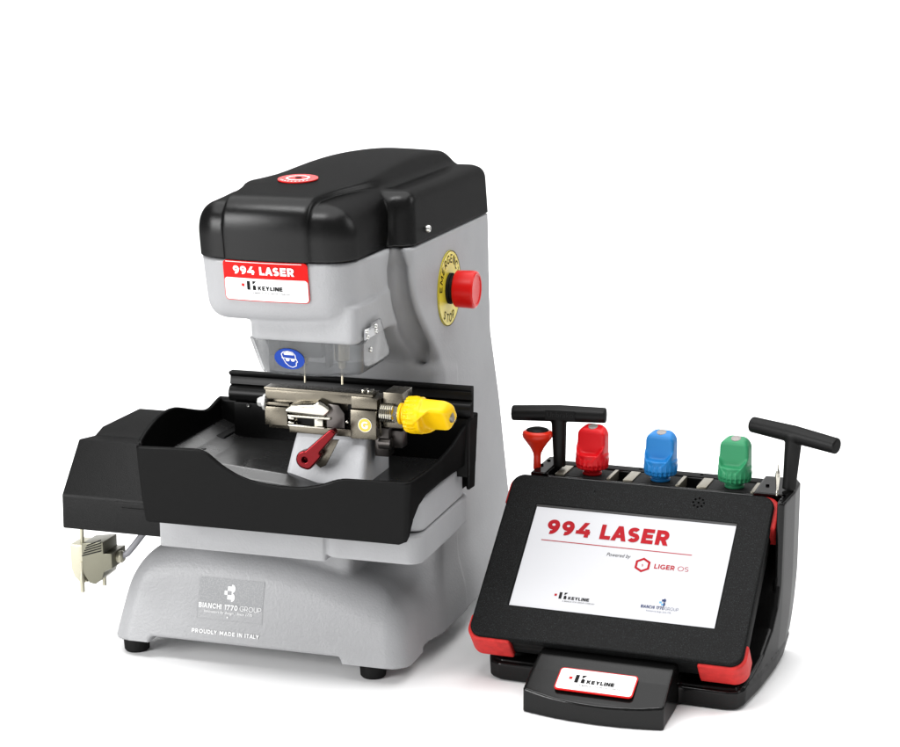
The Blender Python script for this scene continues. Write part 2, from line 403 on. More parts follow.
class Print:
    """collects flat 2D shapes (s,t) and maps them on to a surface as one mesh"""
    def __init__(self): self.V = []; self.F = []; self.Z = []; self.lift = 0.0
    def add(self, V, F, dx=0, dy=0):
        o = len(self.V); self.lift += 1e-5; self.Z += [self.lift]*len(V); self.V += [(x+dx, y+dy) for x, y in V]; self.F += [tuple(i+o for i in f) for f in F]; return self
    def text(self, s, x, y, size, **k):
        V, F = text_polys(s, size, **k); return self.add(V, F, x, y)
    def caps(self, s, x0, x1, y, size, wt=.21, gap=.13):
        """own capitals, cap height = size, fitted between x0 and x1"""
        x = 0; items = []
        for i_, ch in enumerate(s):
            G, W = glyph(ch, wt)
            for V, F in G: items.append(([(x+a, b_) for a, b_ in V], F))
            x += W+gap*(.2 if s[i_:i_+2] in ('LA', 'AS', 'TA', 'LY', 'IA', 'AL') else 1)
        q = (x1-x0)/(x-gap)
        for V, F in items:
            self.lift += 1.5e-5
            o = len(self.V); self.V += [(x0+a*q, y+b_*size) for a, b_ in V]; self.F += [tuple(i+o for i in f) for f in F]
            self.Z += [self.lift]*len(V)
        return self
    def fit(self, s, x0, x1, y, size, **k):       # lettering stretched to fill x0..x1
        V, F = text_polys(s, size, **k); a = min(v[0] for v in V); b_ = max(v[0] for v in V); q = (x1-x0)/(b_-a)
        return self.add([(x0+(v[0]-a)*q, v[1]) for v in V], F, 0, y)
    def poly(self, pts):
        return self.add(pts, [tuple(range(len(pts)))])
    def rect(self, x0, y0, x1, y1): return self.poly([(x0, y0), (x1, y0), (x1, y1), (x0, y1)])
    def disc(self, x, y, r, r2=None, a0=0, a1=2*pi, n=40):
        r2 = r2 or r
        return self.poly([(x+r*cos(a0+(a1-a0)*i/n), y+r2*sin(a0+(a1-a0)*i/n)) for i in range(n + (0 if abs(a1-a0-2*pi) < 1e-6 else 1))])
    def ring(self, x, y, r0, r1, a0=0, a1=2*pi, n=64):
        V = []; F = []
        for i in range(n+1):
            a = a0+(a1-a0)*i/n; V += [(x+r0*cos(a), y+r0*sin(a)), (x+r1*cos(a), y+r1*sin(a))]
        for i in range(n): F.append((2*i, 2*i+1, 2*i+3, 2*i+2))
        return self.add(V, F)
    def line(self, pts, wd, closed=False):
        n = len(pts)
        for i in range(n if closed else n-1):
            a = Vector(pts[i]); c = Vector(pts[(i+1) % n]); d = (c-a).normalized(); q = Vector((-d.y, d.x))*wd/2; a = a-d*wd*.3; c = c+d*wd*.3
            self.poly([tuple(a-q), tuple(c-q), tuple(c+q), tuple(a+q)])
        return self
    def rrect(self, x0, y0, x1, y1, r, cols=28):
        """rounded rectangle split in columns so that it can follow a curved surface"""
        xs = sorted(set([x0+(x1-x0)*i/cols for i in range(cols+1)]+[x0+r*(1-cos(a*pi/12)) for a in range(7)]+[x1-r*(1-cos(a*pi/12)) for a in range(7)]))
        V = []; F = []
        for x in xs:
            e = 0
            if x < x0+r: e = r-sqrt(max(r*r-(x0+r-x)**2, 0))
            if x > x1-r: e = r-sqrt(max(r*r-(x-x1+r)**2, 0))
            V += [(x, y0+e), (x, y1-e)]
        for i in range(len(xs)-1): F.append((2*i, 2*i+2, 2*i+3, 2*i+1))
        return self.add(V, F)
    def build(self, name, material, parent, fn, thick=0.0):
        me = bpy.data.meshes.new(name)
        top = [Vector(fn(s, t, 0)) for s, t in self.V]
        if top:        # surface normal of the mapping, used to lift overlapping strokes apart by hundredths of a millimetre
            s0, t0 = self.V[0]; a = Vector(fn(s0, t0, 0)); nrm = (Vector(fn(s0+1e-3, t0, 0))-a).cross(Vector(fn(s0, t0+1e-3, 0))-a).normalized()
            top = [p+nrm*z for p, z in zip(top, self.Z)]
        me.from_pydata(top, [], self.F); 
        o = link(name, me, material, parent, False)
        if thick:
            m = o.modifiers.new('thickness', 'SOLIDIFY'); m.thickness = thick; m.offset = -1
        return o
def brand(P, x, y, s, red, black, small):
    """red square, broken K mark, word and line below; s = height of the mark"""
    red.rect(x, y+.36*s, x+.33*s, y+.69*s)
    black.rect(x+.64*s, y, x+1.02*s, y+s)
    black.poly([(x+1.32*s, y), (x+1.70*s, y), (x+1.70*s, y+.42*s), (x+1.50*s, y+.58*s), (x+1.32*s, y+.46*s)])
    black.poly([(x+1.32*s, y+.62*s), (x+1.50*s, y+.72*s), (x+1.76*s, y+s), (x+1.32*s, y+s)])
    black.caps('KEYLINE', x+1.93*s, x+4.80*s, y, .47*s, .25, .11)
    small.caps('A BIANCHI 1770 GROUP COMPANY', x+1.25*s, x+5.7*s, y-.40*s, .18*s, .17, .16)

# (the source knob is dropped once the copies exist: see the end of the script)
# ------------------------------------------------------------------ the setting: one white sweep
bm = bmesh.new(); prof = [(-6, 0), (2.2, 0)]
for i in range(1, 17):
    a = pi/2*i/16; prof.append((2.2+1.2*sin(a), 1.2*(1-cos(a))))
prof.append((3.4, 6))
L = [(bm.verts.new((-5, y, z)), bm.verts.new((1.9, y, z))) for y, z in prof]
for a, c in zip(L, L[1:]): bm.faces.new([a[0], a[1], c[1], c[0]])
o = bm_obj('floor', bm, 'floor', None, None); o['kind'] = 'structure'

# ================================================================== THE MACHINE
XC = -.0525     # centre of the column
XH = -.0588     # centre of the head
mach = thing('key_cutting_machine', 'tall grey and black key cutting machine with red stop button, standing left of the tablet', 'machine', (-.12, .18, 0))
MT = Matrix.Translation((.12, -.18, 0))
def to_m(o):             # meshes below are written in room coordinates; the parent sits at the machine's base
    o.data.transform(MT); o.parent = mach; return o

# ---- body casting
def head_y(x, z):        # front surface of the head (bowed, leaning back towards the bottom)
    return -.1215+(x-XH)**2/.60+(.4545-z)*.16
def plan_head(X, Y, Z, o=0):
    hw = .0798+o-(.4545-np.minimum(Z, .4545))*.04
    side = np.abs(X-XH)-hw
    front = head_y(X, Z)-o-Y
    return rmax(side, front, .026)
def f_body(X, Y, Z):
    zc = np.minimum(Z, .4545)
    # head
    d = plan_head(X, Y, Z)
    bot = (.393+.02*(X-XH)-Z)+0*Y
    d = smax(d, bot, .022)
    d = np.maximum(d, Y-.20)
    # bracket under the head
    br = rmax(rbox2(X, Y, -.0895, .0225, -.098, .06, .010), (.3735-Z)+.04*(X*0), .004)
    br = np.maximum(br, Z-.41)
    d = smin(d, br, .004)
    # throat and column core
    yf = sinterp(Z, [.0, .20, .305, .325, .345, .365, .395, .43, .46], [.088, .088, .088, .080, .055, .028, -.005, -.05, -.06], .006)
    yb = sinterp(Z, [.0, .03, .23, .32, .50], [.405, .398, .328, .288, .272], .006)
    core = rmax(np.abs(X-XC)-.0735, (yf-Y)*.85, .014)
    core = np.maximum(core, (Y-yb)*.95)
    d = smin(d, core, .022)
    # raised side cheeks
    yc = sinterp(Z, [.0, .10, .26, .305, .330, .3625, .393, .422, .4545, .52], [.06, .095, .108, .104, .088, .048, .016, .002, -.001, -.001], .011)
    ch = rmax(np.abs(X-XC)-.0975, (yc-Y)*.85, .0085)
    ch = rmax(ch, (Y-yb)*.95, .004)
    d = smin(d, ch, .005)
    low = rmax(np.abs(X-XC)-.0960, (.086-Y)*.9, .012)
    low = rmax(np.maximum(low, Y-.15), Z-.328+.25*np.clip(Y-.06, -.02, .1), .010)
    d = smin(d, low, .010)
    gr = np.sqrt(np.square(X-.0275)+np.square((Y-yc-.0005)*.78))-.0105*np.clip((.4600-Z)/.025, .2, 1)*np.clip((Z-.315)/.03, 0, 1)
    d = smax(d, -gr, .009)
    # base
    base_top = .124-1.0*np.square(np.clip(X+.175, 0, 1))-4.0*np.square(np.clip(-.205-X, 0, 1))-.0*Y
    zz = Z-.02
    right = X-(.046-.10*zz-.9*zz*zz+np.clip(Y-.05, 0, .1)*.04)
    left = -.290+.16*zz+1.2*zz*zz*.6-X
    sx = np.maximum(right, left)
    fr = -.024+.26*zz-Y
    b1 = rmax(sx, fr, .024)
    b1 = smax(b1, (Z-base_top), .034)
    b1 = np.maximum(b1, Y-yb+.0)
    d = smin(d, b1, .030)
    d = np.maximum(d, .0195-Z)
    # arched openings between the feet
    n1 = rmax(slab(X, -.243, -.026), Z-.0262, .004); n1 = np.maximum(n1, Y-.5)
    n2 = rmax(slab(Y, .034, .365), Z-.0262, .004)
    d = np.maximum(d, -np.minimum(n1+0*Y, n2+0*X))
    # shelf that carries the slides
    sh = np.maximum(rbox2(X, Y, -.21, -.03, .02, .12, .01), slab(Z, .09, .15))
    d = smin(d, sh, .006)
    # seat of the cover
    d = np.maximum(d, Z-.4540)
    return d
body = to_m(sdf_mesh('body_casting', f_body, (-.305, -.14, .012), (.06, .415, .462), .0027, 'paint'))

# ---- cover
def f_cover(X, Y, Z):
    pl = plan_head(X, Y, Z, .0012)
    ztop = sinterp(Y, [-.13, -.08, -.03, .05, .15, .24, .30], [.515, .517, .521, .5285, .532, .527, .514], .022)
    ztop = ztop-.010*np.square(np.clip((XH+.010-X)/.062, 0, 1.2))*np.clip((Y+.05)/.10, 0, 1)
    # shoulders of the head, lower than the crown
    shoulder = smax(pl, Z-(ztop-.0060), .035)
    shoulder = smax(shoulder, Y-.040, .040)
    # crown: narrow raised panel on the front that widens over the top and runs to the back
    hw = sinterp(Y, [-.13, -.095, -.070, -.040, -.010, .010, .28], [.0440, .0445, .0475, .0550, .0610, .0625, .0600], .010)
    sl = sinterp(Y, [-.05, .0, .03], [.0, .35, .45], .010)
    crown = smax(Z-ztop-.0015*(1-np.square((X-XH)/.06)), head_y(X, Z)-.0045-Y, .036)
    crown = smax(crown, Y-.274, .040)
    crown = smax(np.abs(X-XH)-hw-sl*(.53-Z), crown, .005)
    d = smin(shoulder, crown, .0015)
    # rear side shelf
    sh = smax(np.maximum(X-XC-.0985, XC-X-.088)+.04*(Z-.455), Z-interp(Y, [0, .25, .29], [.5105, .5105, .502]), .013)
    sh = smax(sh, -.0015-Y, .020)
    sh = smax(sh, Y-.2775+.12*(Z-.4545), .010)
    d = smin(d, sh, .006)
    return np.maximum(d, .4553-Z)
cover = to_m(sdf_mesh('top_cover', f_cover, (-.16, -.14, .450), (.055, .29, .546), .0016, 'cover'))
def to_c(o, p=cover):    # sub-part, already in room coordinates
    o.data.transform(MT); o.parent = p; return o
to_c(bm_obj('cover_screw', screw_mesh((.0462, .0484, .4675), (1, 0, 0), .0038, .003), 'screw'))
# round sticker on the crown
def on_top(s, t, o): return (-.062+s, -.030+t, .5236+.085*t+.0001)
P1 = Print().disc(0, 0, .0200); to_c(P1.build('round_sticker', 'lab_red', None, on_top, .001))
def on_top2(s, t, o): return (-.062+s, -.030+t, .5236+.085*t+.0005)
stk = [c for c in cover.children if c.name.startswith('round_sticker')][0]
to_c(Print().ring(0, 0, .0098, .0118).build('sticker_ring', 'txt_white', None, on_top2), cover)
to_c(Print().disc(0, .0015, .0036).build('sticker_centre', 'lab_black', None, on_top2), cover)
pp = Print()
for i in range(9):
    a = radians(-90+(i-4)*13)
    pp.rect(.0172*cos(a)-.0007, .0172*sin(a)-.0012, .0172*cos(a)+.0007, .0172*sin(a)+.0012)
to_c(pp.build('sticker_marks', 'txt_white', None, on_top2), cover)

# ---- front nameplate
def on_head(off):
    def g(x, z, o): return (x, head_y(x, z)-off, z)
    return g
LX0, LX1, LZ0, LZ1 = -.1055, -.0185, .4150, .4545
plate = to_m(Print().rrect(LX0, LZ0, LX1, LZ1, .004).build('nameplate', 'lab_red', None, on_head(.0016), .0016))
def to_p(o, p): o.data.transform(MT); o.parent = p; return o
to_p(Print().rrect(LX0+.0008, LZ0+.0008, LX1-.0008, .4375, .0034).build('white_field', 'lab_white', None, on_head(.0019)), plate)
to_p(Print().rrect(LX0+.0030, .4530, LX1-.0055, .4536, .0003).build('painted_edge_highlight', 'lab_white', None, on_head(.0019)), plate)  # highlight along the plate's bevelled top edge, painted as a thin white strip
to_p(Print().caps('994 LASER', -.0945, -.0315, .4415, .0080, .25, .13).build('title_lettering', 'txt_white', None, on_head(.0021)), plate)
r_, k_, s_ = Print(), Print(), Print(); brand(None, -.0865, .4262, .0088, r_, k_, s_)
to_p(r_.build('red_square', 'lab_red', None, on_head(.0021)), plate)
to_p(k_.build('brand_lettering', 'lab_black', None, on_head(.0021)), plate)
to_p(s_.build('small_lettering', 'grey_txt', None, on_head(.0021)), plate)

# ---- base print
def on_base(off):
    def g(x, z, o): return (x, -.024+.26*(z-.02)-off, z)
    return g
bx0, bx1, bz0, bz1 = -.1905, -.1165, .0510, .0935
badge = to_m(Print().rrect(bx0, .0660, bx1, bz1, .0003).build('printed_badge', 'badge', None, on_base(.0003)))
q = Print().line([(bx0, bz0), (bx1, bz0), (bx1, .066)], .0003).line([(bx0, bz0), (bx0, .066)], .0003)
to_p(q.build('badge_outline', 'badge_edge', None, on_base(.0003)), badge)
q = Print(); cx_, cz_ = -.1545, .0795; u_ = .0042
q.rect(cx_-2.0*u_/1.3, cz_-.5*u_, cx_-.7*u_, cz_+.5*u_); q.rect(cx_-.7*u_, cz_+.5*u_, cx_+.4*u_, cz_+1.6*u_); q.rect(cx_-.7*u_, cz_-1.6*u_, cx_+.4*u_, cz_-.5*u_)
q.disc(cx_+.4*u_, cz_+1.05*u_, .95*u_, 1.05*u_, -pi/2, pi/2, 16); q.disc(cx_+.4*u_, cz_-1.05*u_, .95*u_, 1.05*u_, -pi/2, pi/2, 16)
q.caps('BIANCHI 1770', bx0+.0012, -.1445, .0622, .0052, .22, .13); q.caps('GROUP', -.1422, bx1-.0014, .0622, .0052, .10, .15)
q.fit('Innovators by design | Since 1770', -.1825, -.1275, .0578, .0040, shear=.2)
q.disc(-.1555, .0545, .0009)
to_p(q.build('badge_lettering', 'txt_white', None, on_base(.0006)), badge)
to_m(Print().caps('PROUDLY MADE IN ITALY', -.1950, -.1180, .0358, .0042, .22, .16).build('origin_lettering', 'txt_white', None, on_base(.0005)))

# ---- feet
for (x, y) in ((-.2715, .004), (0.0, .004), (-.2715, .33), (0.0, .37)):
    bm = bmesh.new(); lathe(bm, [(0, 0), (.0118, 0), (.0135, .002), (.0148, .022), (0, .022)], Matrix.Translation((x, y, 0)), 32)
    to_m(bm_obj('foot', bm, 'rubber'))

# ---- emergency stop
bx = .0452; by_, bz_ = .125, .3935
stop_plate = to_m(Print().disc(0, 0, .0400, n=64).build('stop_plate', 'btn_yellow', None, lambda s, t, o: (bx+.0012, by_+s, bz_+t), .0012))
to_p(Print().ring(0, 0, .0392, .0400).build('plate_rim', 'lab_black', None, lambda s, t, o: (bx+.0015, by_+s, bz_+t)), stop_plate)
q = Print()
def arc_text(P, s, r, a_mid, step, size, flip=False):
    n = len(s)
    for i, ch in enumerate(s):
        a = radians(a_mid+(-(i-(n-1)/2) if not flip else (i-(n-1)/2))*step)
        G, W = glyph(ch, .15); V = []; F = []
        for v_, f_ in G: F += [tuple(i+len(V) for i in f) for f in f_]; V += [((a_-W/2)*size*.72*.95, (b_-.5)*size*.72) for a_, b_ in v_]
        rot = a-pi/2 if not flip else a+pi/2
        P.add([(r*cos(a)+x*cos(rot)-y*sin(rot), r*sin(a)+x*sin(rot)+y*cos(rot)) for x, y in V], F)
arc_text(q, 'EMERGENCY', .0315, 100, 18.5, .0125)
q2 = Print(); arc_text(q2, 'STOP', .0315, -96, 19, .0125, True)
to_p(q2.build('stop_lettering', 'lab_black', None, lambda s, t, o: (bx+.0015, by_+s, bz_+t)), stop_plate)
to_p(q.build('plate_lettering', 'lab_black', None, lambda s, t, o: (bx+.0015, by_+s, bz_+t)), stop_plate)
bm = bmesh.new(); lathe(bm, [(0, 0), (.0165, 0), (.0165, .004), (.0150, .0045), (.0150, .008), (.0165, .0085), (.0165, .0095), (0, .0095)], axis_m((bx, by_, bz_), (1, 0, 0)))
to_m(bm_obj('stop_collar', bm, 'rubber'))
bm = bmesh.new(); lathe(bm, [(0, .0085), (.0185, .0085), (.0195, .0095), (.0200, .0275), (.0192, .0300), (.0175, .0311), (.0160, .0309), (.0152, .0301), (0, .0293)], axis_m((bx, by_, bz_), (1, 0, 0)), 56)
cap = to_m(bm_obj('stop_button', bm, 'red_plastic'))

# ---- chip guard (clear), fastenings and pictogram
def f_guard(X, Y, Z):
    zb = .3335+.004*((X-XC)/.06)**2
    top = .383
    hw = .0530+(Z-.335)*.16
    yf = -.0745-(Z-.335)*.42-0*X
    yb = interp(Z, [.33, .342, .35, .395], [-.020, .002, .004, -.046])
    def shell(o):
        s = rmax(np.abs(X-(XC+.018))-hw-o, yf-o-Y, .007)
        s = np.maximum(s, Y-yb)
        return s
    out = rmax(shell(0), zb-Z-.0+np.maximum(0, 0*Y), .006)
    out = np.maximum(out, Z-interp(Y, [-.1, -.080, -.070, .01], [.3735, .3735, .391, .391]))
    inn = shell(-.0022)
    inn = np.maximum(inn, (zb+.0022)-Z)
    return np.maximum(out, -np.maximum(inn, -(Y+.2)))
guard = to_m(sdf_mesh('chip_guard', f_guard, (-.115, -.112, .326), (.045, .012, .396), .0013, 'guard'))
for (y, z) in ((-.0820, .3850), (-.0800, .3790), (-.0560, .3855), (-.0550, .3805)):
    to_p(bm_obj('guard_screw', screw_mesh((.0264, y, z), (1, .0, 0), .0024, .0018), 'screw'), guard)
to_p(bm_obj('guard_screw', screw_mesh((.0225, -.0610, .3630), (1, 0, 0), .0026, .0018), 'screw'), guard)
bm = bmesh.new(); bbox(bm, .0248, .0264, -.0845, -.0525, .3765, .3865, .0008)
to_p(bm_obj('screw_plate', bm, 'pad'), guard)
gx, gz = -.0530, .3530
def on_guard(off):
    def g(s, t, o): return (gx+s, -.0745-((gz+t)-.335)*.42-off, gz+t)
    return g
q0 = Print().disc(0, 0, .0156, .0112, n=48); stick = to_p(q0.build('safety_pictogram', 'blue', None, on_guard(.0010), .0008), guard)
q = Print()
hd = [(-.0075, .006), (-.0050, .0088), (.000, .0098), (.0045, .0085), (.0068, .0050), (.0066, .0010), (.0082, -.0030), (.0066, -.0042), (.0060, -.0080), (.0020, -.0100), (-.0015, -.0085), (-.0045, -.0050), (-.0066, .0010)]
q.line(hd, .0007, True); q.poly([(-.0050, .0075), (-.001, .0092), (.004, .0078), (.0055, .0052), (-.0045, .0052)])
q.disc(-.0020, -.0010, .0020, .0017, n=20); q.disc(.0035, -.0010, .0020, .0017, n=20); q.line([(-.0075, .0015), (.0075, .0000)], .0009)
to_p(q.build('pictogram_drawing', 'txt_white', None, lambda s_, t_, o_: on_guard(.0013)(s_, t_*.88, o_)), guard)

# ---- spindles
bm = bmesh.new(); lathe(bm, [(0, .322), (.0011, .322), (.0011, .338), (.0035, .3385), (.0042, .345), (.0075, .347), (.0080, .365), (.0095, .366), (.0095, .380), (0, .380)], Matrix.Translation((-.0130, -.0440, 0)), 24)
to_m(bm_obj('cutter', bm, 'brass'))
bm = bmesh.new(); lathe(bm, [(0, .318), (.0009, .319), (.0009, .338), (.003, .3385), (.0040, .345), (.0085, .347), (.0090, .362), (.0105, .363), (.0105, .380), (0, .380)], Matrix.Translation((-.0560, -.035, 0)), 24)
to_m(bm_obj('tracer', bm, 'brass'))
bm = bmesh.new(); bbox(bm, -.085, -.028, -.060, -.045, .350, .3745, .003); bbox(bm, -.0240, -.0195, -.062, -.05, .342, .374, .001); bbox(bm, -.0765, -.0700, -.066, -.05, .340, .372, .001)
to_m(bm_obj('spindle_block', bm, 'spindle_grey'))

# ---- slides (grey castings under the tray)
def f_rails(X, Y, Z):
    a = rmax(rbox2(X, Y, -.2140, -.030, -.0525, .10, .004), slab(Z, .1385, .172), .0025)
    b_ = rmax(rbox2(X, Y, -.0315, .0728, -.0590, .1150, .016), slab(Z, .1455, .1765), .003)
    c = rmax(rbox2(X, Y, -.160, .0722, -.052, .0980, .014), slab(Z, .1775, .2130), .004)
    return np.minimum(np.minimum(a, b_), c)
to_m(sdf_mesh('slide_casting', f_rails, (-.22, -.065, .134), (.078, .12, .218), .0018, 'paint'))

# ---- tray
def f_tray(X, Y, Z, part=0):
    zz = np.clip((Z-.175)/.085, 0, 1.2)
    x0 = -.2015-.0095*np.sqrt(zz); x1 = .0755+.0035*zz+np.clip(Y, 0, .2)*.05
    y0 = -.1055-.003*zz
    plan = rmax(rmax(x0-X, X-x1, .001), y0-Y, .006)
    plan = rmax(plan, Y-.104, .002)
    inner = -(plan+.0042)
    # top edge height: front profile and side profiles
    zf = sinterp(X, [-.22, -.141, -.132, -.118, -.100, -.079, -.055, -.033, -.011, .000, .010, .09],
                [.2592, .2618, .2590, .2470, .2375, .2318, .2300, .2310, .2360, .2410, .2435, .2450], .0045)
    zl = sinterp(Y, [-.11, -.104, -.09, -.06, -.035, -.012, .02, .049, .067, .1], [.2592, .2600, .2680, .2775, .2800, .2785, .2690, .2610, .2570, .2650], .008)
    zr = sinterp(Y, [-.11, -.05, .0, .03, .05, .07, .085, .11], [.2450, .2420, .2430, .2480, .2550, .2640, .2670, .2665], .009)
    wl = np.clip((-.185-X)/.02, 0, 1); wr = np.clip((X-.060)/.014, 0, 1); wf = np.clip((-.095-Y)/.006, 0, 1)
    ztop = np.where(Y < -.098, zf*np.ones_like(Y), np.where(X < -.09, zl, zr))
    ztop = np.where(Y < -.098, zf, ztop)
    wall = np.maximum(plan, inner)
    wall = rmax(wall, (Z-ztop)*.85, .0012)
    zbot = interp(Y, [-.12, -.1035, -.100, -.092, -.075, -.052, .060, .076, .084, .087, .12], [.182, .184, .192, .203, .213, .2182, .2182, .2160, .208, .186, .185])
    zbot2 = .181+(zbot-.181)*np.clip((X-.066)/.006, 0, 1)
    wall = rmax(wall, (zbot2-Z)*.7, .0012)
    # floor with a dished front and a ramp at the left
    zfl = .2225+interp(X, [-.21, -.19, -.165, -.05], [.012, .004, .0, .0])+interp(Y, [-.11, -.095, -.06], [.003, .0, .0])
    ramp = .0075*np.clip((-.035-X)/.03, 0, 1)*np.clip((Y+.062+.25*(X+.12))/.014, 0, 1)
    zfl = zfl+ramp
    fl = np.maximum(plan+.0025, np.maximum(Z-zfl, zfl-.0045-Z)*.9)
    if part: return fl
    under = np.maximum(plan+.0025, np.maximum(Z-zfl+.0012, zfl-.0055-Z)*.9)
    d = smin(wall, under, .003)
    bk = np.maximum(plan, np.maximum(slab(Y, .0985, .1035), slab(Z, .20, .262)))
    return np.minimum(d, bk)
tray = to_m(sdf_mesh('tray', f_tray, (-.218, -.115, .176), (.088, .108, .285), .00145, 'tray'))

to_p(sdf_mesh('tray_floor', lambda X, Y, Z: f_tray(X, Y, Z, 1), (-.215, -.112, .210), (.088, .104, .250), .0018, 'liner'), tray)

# ---- splash rail behind the vice
bm = bmesh.new()
pr = [(.064, .3000), (.066, .3010), (.070, .2985), (.0725, .2930), (.0730, .2885), (.0700, .2870), (.0690, .2855)]
for i in range(9):
    a = pi/2+pi*i/8; pr.append((.0705+.0085*cos(a)-.001, .2760+.0088*sin(a)))
pr2 = [(p[0]*-1+.14, p[1]) for p in pr]
prof = [(.0735, .3010), (.0755, .3000), (.0700, .2960), (.0690, .2900), (.0680, .2880), (.0700, .2868)]
for i in range(9):
    a = pi/2+pi*i/8; prof.append((.0715+.0085*cos(a), .2772+.0090*sin(a)))
prof += [(.0760, .2670), (.0770, .2990), (.0760, .3015)]
prof[0] = (.0655, .3015); prof[1] = (.0660, .2985)
prism(bm, prof, 'x', -.1830, .0875, .0006, 2)
rail = to_m(bm_obj('splash_rail', bm, 'ext', sharp=40))
bm = bmesh.new()
bbox(bm, -.178, .0835, .0665, .0765, .205, .268, .001)
to_m(bm_obj('back_wall', bm, 'tray'))
for x in (-.161, .0700):
    to_m(bm_obj('wall_screw', screw_mesh((x, .0665, .2655), (0, -1, 0), .0022, .0018), 'screw'))

# ---- vice: pad, clamp body, jaws, lever, shaft, knob
def f_pad(X, Y, Z):
    t = np.clip((Z-.222)/.06, 0, 1)
    s = rmax(np.abs(X+.0290-.004*t)-(.0425-.005*t), (-.058+.013*t+.012*t*t)-Y, .006)
    s = rmax(s, Z-.2760, .006); s = np.maximum(s, .221-Z); return np.maximum(s, Y-.02)
vice = to_m(sdf_mesh('vice_pedestal', f_pad, (-.080, -.066, .217), (.024, .024, .280), .0016, 'pad'))
VY = -.046
bm = bmesh.new()
# main block pieces, front face near y = VY
bbox(bm, -.0955, .0245, VY+.010, VY+.036, .2700, .3080, .0008)          # carrier
bbox(bm, -.0955, -.0715, VY, VY+.012, .2755, .2945, .0008)             # lower left block
bbox(bm, -.0955, -.0700, VY+.002, VY+.012, .2955, .2985, .0006)
bbox(bm, -.0700, .0130, VY+.001, VY+.012, .2690, .2765, .0008)          # lower bar
bbox(bm, -.0955, .0120, VY+.002, VY+.014, .3020, .3118, .0008)          # upper bar
bbox(bm, -.0955, .0200, VY-.001, VY+.018, .3118, .3145, .0005)          # top plate
bbox(bm, .0270, .0470, VY+.010, VY+.042, .2790, .3150, .001)            # right block
clamp = to_m(bm_obj('clamp_block', bm, 'steel'))
bm = bmesh.new()
bbox(bm, -.0030, .0240, VY-.003, VY+.012, .2685, .2980, .001)           # badge block
prism(bm, [(-.0030, .2990), (.0240, .2990), (.0240, .3085), (.0180, .3110), (-.0030, .3110)], 'y', VY, VY+.012, .0007)
to_p(bm_obj('fixed_jaw', bm, 'steel'), clamp)
bm = bmesh.new()
prism(bm, [(-.0290, .2775), (-.0100, .2775), (-.0100, .2930), (-.0160, .3010), (-.0290, .3020)], 'y', VY-.001, VY+.011, .0008)
to_p(bm_obj('wedge', bm, 'dark_steel'), clamp)
def f_jaw(X, Y, Z):
    zt = interp(X, [-.072, -.066, -.055, -.040, -.036, -.030, -.024], [.2945, .2990, .3010, .3025, .3060, .3035, .2995])
    zb = interp(X, [-.072, -.030, -.024], [.2905, .2890, .2945])
    d = smax(np.maximum(slab(X, -.0715, -.0245), slab(Y, VY-.006, VY+.011)), Z-zt, .004)
    d = smax(d, zb-Z, .003)
    d2 = np.maximum(rmax(slab(X, -.0700, -.0240), slab(Z, .2855, .2885), .001), slab(Y, VY-.003, VY+.010))
    return np.minimum(d, d2)
to_p(sdf_mesh('moving_jaw', f_jaw, (-.076, -.056, .283), (-.020, -.030, .310), .0008, 'bright_steel'), clamp)
for nm, args in (('jaw_pin', (-.0700, -.0640, VY-.001, VY+.011, .2830, .2852, .0005)), ('jaw_pin', (-.0700, -.0640, VY-.001, VY+.011, .2785, .2805, .0005)),
                 ('jaw_shelf', (-.0700, -.0310, VY-.002, VY+.010, .2760, .2778, .0004)), ('jaw_post', (-.0420, -.0330, VY-.001, VY+.010, .2778, .2860, .0006)),
                 ('stop_block', (.0060, .0100, VY+.006, VY+.016, .3140, .3168, .0005)), ('stop_block', (.0120, .0160, VY+.006, VY+.016, .3140, .3163, .0005))):
    bm = bmesh.new(); bbox(bm, *args); to_p(bm_obj(nm, bm, 'bright_steel'), clamp)
bm = bmesh.new(); lathe(bm, [(0, 0), (.0013, 0), (.0013, .004), (0, .0045)], axis_m((-.0065, VY+.001, .2850), (0, -1, 0)), 14)
to_p(bm_obj('jaw_pin', bm, 'bright_steel'), clamp)
for args in ((-.0640, -.0420, VY+.0085, VY+.0095, .2775, .2862, 0), (-.0097, -.0035, VY+.0085, VY+.0095, .2775, .3000, 0)):
    bm = bmesh.new(); bbox(bm, *args); to_p(bm_obj('painted_slot_shade', bm, 'lab_black'), clamp)  # black plates paint the shade at the back of the jaw slots
gcx, gcz = .0125, .2835
bdg = to_p(Print().disc(gcx, gcz, .0072, n=40).build('letter_badge', 'bright_steel', None, lambda x, z, o: (x, VY-.0040, z), .001), clamp)
to_p(Print().disc(gcx, gcz, .0064, n=40).build('badge_face', 'gold', None, lambda x, z, o: (x, VY-.0042, z)), clamp)
to_p(Print().caps('G', gcx-.0036, gcx+.0036, gcz-.0037, .0074, .24).build('badge_letter', 'txt_white', None, lambda x, z, o: (x, VY-.0045, z)), clamp)
# hex bolt left
bm = bmesh.new(); lathe(bm, [(0, .010), (.0040, .010), (.0052, .008), (.0052, .004), (.0068, .0035), (.0068, 0), (0, 0)], axis_m((-.0950, VY+.006, .2975), (-1, 0, 0)), 6)
lathe(bm, [(0, .0025), (.0085, .0025), (.0085, 0), (0, 0)], axis_m((-.0955, VY+.006, .2975), (-1, 0, 0)), 24)
to_p(bm_obj('hex_bolt', bm, 'zinc'), clamp)
